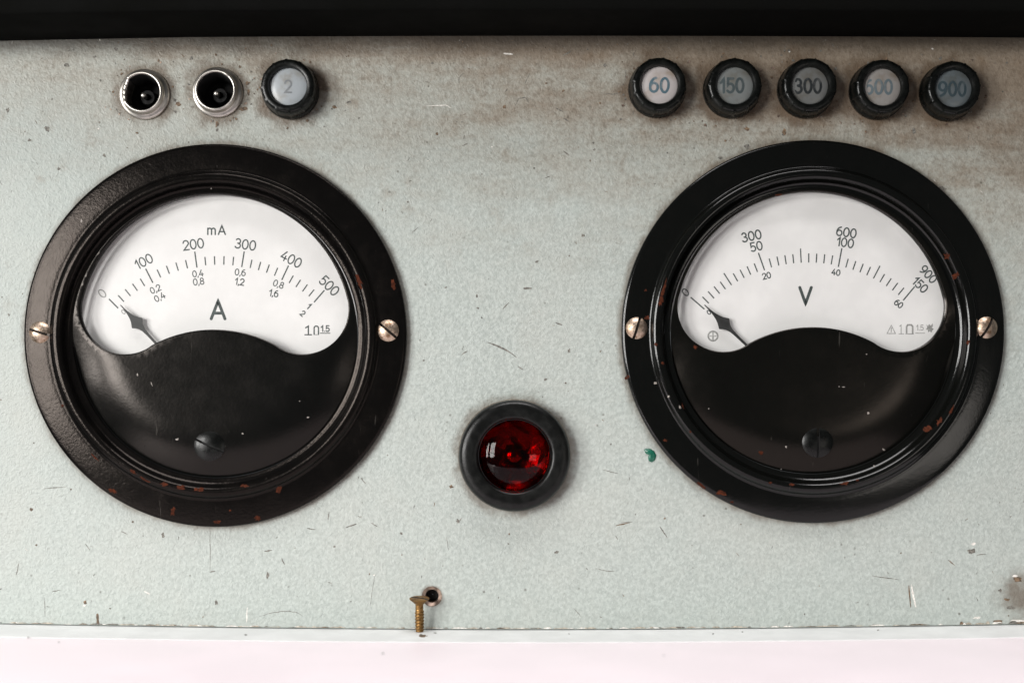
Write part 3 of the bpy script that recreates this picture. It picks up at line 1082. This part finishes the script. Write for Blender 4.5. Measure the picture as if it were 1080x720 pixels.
A_MAJ = [((114.9, 315.2), (124.6, 324.9)), ((153.6, 283.3), (161.2, 298.2)), ((205.4, 265.3), (207.7, 282.2)),
         ((257.6, 265.1), (254.9, 281.6)), ((304.3, 280.0), (297.2, 295.2)), ((342.2, 306.0), (331.2, 318.7))]
meter(GA, (226.0, 348.6), 'round black ammeter with scale to 500 mA and letter A, browner and more worn', 'ammeter', dict(
    mat=M['enamel'], plate=M['plate'],
    numerals=[('mA', 228.4, 242.6, 9.3, 0, 1.25), ('0', 107.8, 309.4, 9.2, -42, 1.0), ('100', 151.6, 275.6, 9.6, -27, 1.1), ('200', 203.9, 257.6, 9.8, -8, 1.15),
              ('300', 258.9, 257.8, 9.8, 8, 1.15), ('400', 307.2, 273.4, 9.8, 27, 1.15), ('500', 347.4, 301.2, 10.0, 44, 1.2), ('A', 230.0, 326.8, 18.6, 0, 2.6),
              ('0,2', 163.8, 304.8, 6.4, -24, .85), ('0,4', 168.4, 313.2, 6.4, -28, .85), ('0,4', 208.7, 288.4, 6.4, -7, .85), ('0,8', 209.4, 296.9, 6.6, -7, .85),
              ('0,6', 253.4, 287.2, 6.4, 6, .85), ('1,2', 252.8, 297.0, 6.6, 8, .95), ('0,8', 293.8, 299.6, 6.4, 20, .85), ('1,6', 288.8, 309.2, 6.6, 10, .95),
              ('1', 326.0, 322.8, 6.0, 42, 1.1), ('2', 319.4, 330.5, 5.6, 42, 1.0), ('0', 130.2, 328.8, 4.8, -40, .8)],
    ticks=scale_ticks(A_MAJ, 5), symbols=symbols_a, pointer=((127.0, 321.5), (166.0, 363.5)),
    screws=[(41.4, 350.2, 17), (409.0, 348.4, 40)], zero=(220.8, 469.6, 24),
    chips=[(120, 517.5, 6, 3.2, 18), (182, 539.5, 3, 5, 20), (190.5, 514, 5, 3, 0), (210, 516, 5.5, 2.6, 0), (173, 510, 5, 2.6, 15), (229, 550, 4, 2.4, 0), (294, 516, 3, 4.5, 20), (272, 546, 4, 3, -20),
           (258, 512, 5, 1.8, -5), (378.5, 297, 3.2, 8, -22), (414.5, 300, 3.4, 6.5, -15), (140, 497, 5, 1.6, 30), (243, 538, 1.5, 1.5, 0), (152, 505, 8, 1.3, 30), (66, 428, 1.6, 1.6, 0), (100, 482, 6, 1.0, 45)],
    specks=[(187, 463, 2.4, 1.2, -20), (86, 233, 1.2, 2.2, 0), (237, 470, 1.3, .6, 20), (325, 440, 1.6, 1.0, 0), (256, 457, 1.1, 1.1, 0), (223, 199, .9, .9, 0), (316, 423, 0.7, 0.7, 0), (145, 395, .7, 1.8, 10), (160, 405, .6, 2.6, -20)]))

V_MAJ = [((728.4, 313.4), (743.0, 326.0)), ((799.9, 266.7), (806.4, 285.0)), ((887.9, 261.7), (884.2, 281.4)), ((964.7, 302.2), (952.6, 316.7))]
vt = scale_ticks(V_MAJ, 10, mid=5, minor=9.6, midlen=15.0, wds=(1.3, 1.4))
meter(GV, (856.0, 346.0), 'round black voltmeter with scale to 900 and letter V, glossier deep black', 'voltmeter', dict(tscale=0.89, pscale=1.10,
    mat=M['enamel_gloss'], plate=M['plate_gloss'],
    numerals=[('300', 792.5, 248.8, 10.4, -12, 1.25), ('50', 797.6, 259.8, 10.0, -12, 1.2), ('600', 892.8, 245.0, 10.4, 9, 1.25), ('100', 891.6, 255.8, 10.0, 9, 1.2), ('900', 979.2, 289.2, 9.8, 46, 1.2),
              ('150', 970.6, 300.4, 9.8, 44, 1.2), ('0', 723.0, 308.2, 9.0, -40, 1.05), ('20', 808.5, 290.7, 6.8, -14, .95), ('40', 881.7, 287.2, 6.6, 9, .95), ('60', 947.9, 320.3, 6.8, 38, 1.0), ('0', 747.6, 329.3, 5.2, -40, .85),
              ('V', 849.6, 311.6, 19.0, 0, 2.6)],
    ticks=vt, symbols=symbols_v, pointer=((743.0, 321.4), (788.0, 364.6)),
    screws=[(671.7, 345.8, 107), (1041.3, 345.2, 120)], zero=(862.7, 466.0, 90),
    chips=[(700, 305, 2.6, 15, 18), (697, 318, 3, 6, 10), (681, 306, 1.6, 1.6, 0), (682.5, 335, 3.2, 3, 0), (692, 363, 2, 2.2, 0), (699, 383, 2, 2, 0), (733.5, 366, 2.6, 2.0, 30), (701.5, 464, 3, 2.2, 0), (761.5, 519.5, 7, 3, 0),
           (739, 511.5, 8, 2.0, 35), (803, 477, 3.2, 2.2, 20), (835, 510.5, 4, 1.6, 0), (812, 509, 2, 1.6, 0), (978, 452, 4.2, 3.6, -30), (991, 444, 2.2, 5.6, 30), (891, 509.5, 6.5, 2.4, -12), (1008, 291, 2.8, 4.6, 20), (1021, 361, 1.8, 3, 0),
           (999, 270, 2.6, 4, -20), (821, 205.5, 5, 1.3, -10), (720, 428, 1.6, 4, -20), (1004, 432, 1.4, 7, 30), (772, 529, 2.5, 1.2, 10), (661, 398, 2, 3, 0), (904, 506, 2, 1.6, 0), (728, 455, 1, 1.5, 0)],
    specks=[(829, 471, 1.4, 1.2, 0), (932, 474, 1.8, 1.3, 20), (916, 435.5, 1.6, 1.4, 0), (691, 404, 1.6, 1.6, 0), (747.5, 430.8, .8, .8, 0), (824, 494.5, .8, .8, 0), (890, 408, 2.4, .7, 5), (717, 429, 1.4, 2.0, -20), (705, 418, 1.1, 1.4, 0), (922, 491, 1, 1, 0), (885, 407.5, .8, .5, 0), (914, 373.5, .9, .7, 0)]))

# ================================================================= open lamp sockets
for i, (c, lab) in enumerate(zip(SOCK, ('empty chrome lamp socket with a chipped left rim, at far left of the top row', 'empty chrome lamp socket with an intact rim, next to the black cap marked 2'))):
    t = thing('lamp_socket', W(*c), lab, 'socket', 'empty lamp sockets')
    b = MB()
    prof = [(26.4, 0.0), (26.8, 1.4), (26.2, 3.0), (24.8, 4.0), (23.2, 4.4), (22.3, 5.2), (22.0, 7.0), (21.9, 9.6), (21.3, 11.0), (20.2, 11.6), (19.2, 11.3), (18.7, 10.4), (18.6, 6.0), (18.6, -18)]

    def notch(k, a, r, h, i=i):
        if i == 0 and h > 5:
            d = (math.degrees(a) - 188 + 180) % 360 - 180
            if abs(d) < 36:
                f = (1 - (abs(d) / 36) ** 2) ** 0.5
                jag = 1 + 0.12 * sin(a * 23)
                return (r + (-2.0 * f * jag if r < 19.3 else -1.0 * f), h - (2.8 * f * jag if h > 9 else 0))
        if i == 1 and h > 9:
            return (r, h - 0.9 * math.exp(-((math.degrees(a) - 316) / 7) ** 2))
        return (r, h)
    b.lathe(*c, prof, n=120, mod=notch)
    b.build('collar', M['chrome'], t, angle=60)
    q = MB()
    q.lathe(*c, [(18.5, 8.8), (18.4, -18), (17, -24), (1, -24)], n=64)
    q.lathe(*c, [(8.2, -24), (8.0, -12), (7.2, -10.5), (3.6, -10)], n=40)
    q.build('insulator', M['void'], t)
    q = MB()
    q.lathe(c[0] - 2, c[1], [(3.0, -10), (3.0, -3.2), (2.7, -2.2), (1.9, -1.4), (0.9, -1.0), (0.1, -0.9)], n=32)
    q.build('centre_contact', M['chrome'], t, angle=80)

# ================================================================= indicator caps
FACE = {'2': (0.30, 0.325, 0.345), '60': (0.40, 0.37, 0.365), '150': (0.145, 0.155, 0.154), '300': (0.115, 0.118, 0.116), '600': (0.22, 0.208, 0.198), '900': (0.085, 0.100, 0.108)}  # face tones, lowered further to stand for the little light they get
INKC = {'2': (0.17, 0.18, 0.19), '60': (0.075, 0.13, 0.16), '150': (0.050, 0.066, 0.07), '300': (0.012, 0.015, 0.017), '600': (0.10, 0.13, 0.145), '900': (0.028, 0.046, 0.055)}
CAPLAB = {'2': 'black round button with whitish face marked 2, beside the two empty sockets', '60': 'black round button with brightest face marked 60, first of the row of five',
          '150': 'black round button with grey face marked 150, between buttons 60 and 300', '300': 'black round button with grey face clearly marked 300 in dark digits',
          '600': 'black round button with pale stained face marked with half hidden 600', '900': 'black round button with darkest face marked with faint 900, last of the row'}


def face_mat(name, col):
    t = NT('milky_lens_' + name)
    n = t.noise(0.06, 4, 0.6, seed=float(len(name)) + col[0] * 10)
    c = t.mix(t.ramp(n, 0.42, 0.72), tuple(min(1, x * 1.12) for x in col), (col[0] * 0.82, col[1] * 0.74, col[2] * 0.64))
    t.set(Base_Color=c, Roughness=0.38, Subsurface_Weight=0.0, Coat_Weight=0.3, Coat_Roughness=0.2)
    return t.mat


def ink_mat(name, col, face):
    t = NT('lens_ink_' + name)
    n = t.noise(0.13, 3, 0.6, seed=col[0] * 30)
    t.set(Base_Color=t.mix(t.ramp(n, 0.48, 0.75, 0.0, 0.6), col, face), Roughness=0.45)
    return t.mat


for c, s in zip(KNOBS, ('2', '60', '150', '300', '600', '900')):
    t = thing('indicator_button', W(*c), CAPLAB[s], 'button', 'black round buttons with numbers')
    b = MB()
    ph0 = rnd.uniform(0, 1)
    prof = [(29.6, 0.0), (30.2, 1.2), (30.0, 5.6), (29.2, 6.8), (28.8, 7.6), (29.3, 8.4), (28.6, 15.0), (27.9, 19.0), (26.8, 21.2), (25.2, 22.0), (22.4, 22.1), (20.6, 21.5), (19.6, 19.6), (19.4, 15.0)]

    def ribs(k, a, r, h, ph0=ph0):
        if h >= 7.5 and r > 25.5:
            q = ((a / (2 * pi) * 12 + ph0) % 1.0)
            d = abs(q - 0.5) * 2          # 1 at rib, 0 between
            return (r + (0.7 if d > 0.86 else 0.0), h)
        return (r, h)
    b.lathe(*c, prof, n=192, mod=ribs)
    b.build('button_body', M['bakelite'], t, angle=40)
    q = MB()
    q.lathe(*c, [(19.55, 16.2), (17.5, 17.0), (12, 17.7), (6, 18.1), (0.05, 18.2)], n=64)
    lens = q.build('lens', face_mat(s, FACE[s]), t, angle=80)
    q = MB()
    size = {'2': 12.5, '60': 14.6}.get(s, 14.2)
    cc = c

    def pl(x, y, k=0, cc=cc):
        r = math.hypot(x - cc[0], y - cc[1])
        if r > 19.1:
            x, y = cc[0] + (x - cc[0]) * 19.1 / r, cc[1] + (y - cc[1]) * 19.1 / r
            r = 19.1
        h = 18.2 - 2.0 * (r / 19.55) ** 2 + 0.32 + 0.012 * k
        return W(x, y, h)
    off = {'2': (0, 0), '60': (0.5, 0), '150': (-2.5, 0), '300': (-1.5, 0.5), '600': (-3.5, 0), '900': (-0.8, 0.5)}[s]
    text(q, s, c[0] + off[0], c[1] + off[1], size, 0 if s != '60' else 3, 2.6 if s != '2' else 1.7, pl, gap=0.24, sx=0.92 if len(s) < 3 else 0.84)
    q.build('numeral', ink_mat(s, INKC[s], FACE[s]), lens, smooth=False)

# ================================================================= red signal lamp
c = LAMP
t = thing('signal_lamp', W(*c), 'round red signal lamp in a thick black ring between the two meters', 'signal lamp')
b = MB()
b.lathe(*c, [(58.6, 0), (59.2, 0.6), (59.0, 1.6), (58.0, 2.2), (50, 2.2)], n=128)
b.build('washer', M['washer'], t, angle=50)
b = MB()
pr = spline([(57.2, 2.0), (58.2, 4.5), (58.3, 10.0), (57.6, 14.6), (55.2, 18.2), (51.0, 19.8), (46.0, 20.0), (41.6, 19.7), (39.4, 18.8), (38.2, 16.8)], 4) + [(37.9, 10), (37.8, -2)]
b.lathe(*c, pr, n=160)
ring_o = b.build('rubber_ring', M['rubber'], t, angle=50)
b = MB()
sp = []
for k in range(0, 13):
    a = pi / 2 * k / 12
    sp.append((37.6 * cos(a) + 0.02, 3.0 + 14.5 * sin(a)))
b.lathe(*c, [(37.6, 1.5)] + sp, n=96)
b.lathe(*c, [(37.6, 1.5), (36.0, 1.3), (0.05, 1.3)], n=96)
b.build('red_lens', M['red'], t, angle=60)
b = MB()


def facet(k, a, r, h):
    return (r, h + 1.1 * sin(a * 5 + k * 2.1) * (r / 38) + 0.7 * sin(a * 9 + k))


b.lathe(*c, [(37.7, 0.5), (33, -4.0), (25, -8.5), (16, -11.5), (8, -12.5)], n=14, mod=facet)
b.lathe(*c, [(8, -12.5), (0.05, -13.0)], n=14)
b.build('reflector', M['foil'], t, smooth=False)
b = MB()
b.lathe(*c, [(5.5, -12.5), (6.0, -9.0)] + [(10.5 * cos(R(a)) + 0.02, -1.0 - 9.5 + 9.5 + 1.0 * 0 + 1.6 + 0 - 10.0 * (1 - sin(R(a))) * 0.9 + 0) for a in range(-50, 91, 10)], n=40)
b.build('bulb', M['bulb'], t)

# ================================================================= loose brass screw on the ledge
SX = 442.6
zb = edge_y(SX) + zl          # ledge level
hh0 = 12.0                    # stands a little in front of the panel
sx, _ = Q(SX, 650, hh0)
b = MB()
n = 56
L = 29.0                      # shank length below the head


TL = R(8)                     # it leans a little out from the panel


def vp(r, a, up):
    d = r * sin(a)
    return W(sx + r * cos(a), zb - 0.45 - (up * cos(TL) - d * sin(TL)), hh0 + d * cos(TL) + up * sin(TL))


rows = []
N = 150
for j in range(N + 1):
    up = 0.05 + L * j / N
    row = []
    for i in range(n):
        a = 2 * pi * i / n
        ph = (up / 3.3 + a / (2 * pi)) % 1.0
        tri = 1 - abs(ph - 0.5) * 2
        core = 3.8 + 0.012 * up
        fade = min(1, up / 2.0) * (1 if up < 21 else max(0, 1 - (up - 21) / 3))
        row.append(vp(core + 0.95 * tri * fade, a, up))
    rows.append(row)
ids = b.grid(rows, 0, True)
b.face(ids[0][::-1], 0)
# countersunk head
hp = [(4.2, L), (4.9, L + 1.0), (9.8, L + 5.4), (10.4, L + 6.0), (10.4, L + 6.5)]
b.grid([[vp(r, 2 * pi * i / n, up) for i in range(n)] for r, up in hp], 0, True)
aa = R(28)
def tilt(v):
    x, y, z = v
    return (x, y * cos(TL) - z * sin(TL), y * sin(TL) + z * cos(TL))


slotted(b, vp(0, 0, L + 6.5), tilt((cos(aa), -sin(aa), 0)), tilt((sin(aa), cos(aa), 0)), tilt((0, 0, 1)), 10.4, 0.7, 1.5, 2.6)
screw = b.build('loose_screw', [M['brass'], M['slot_dark']], loc=W(sx, zb, hh0), angle=45)
tag(screw, 'loose dirty brass countersunk screw standing on the ledge below its empty hole', 'screw')
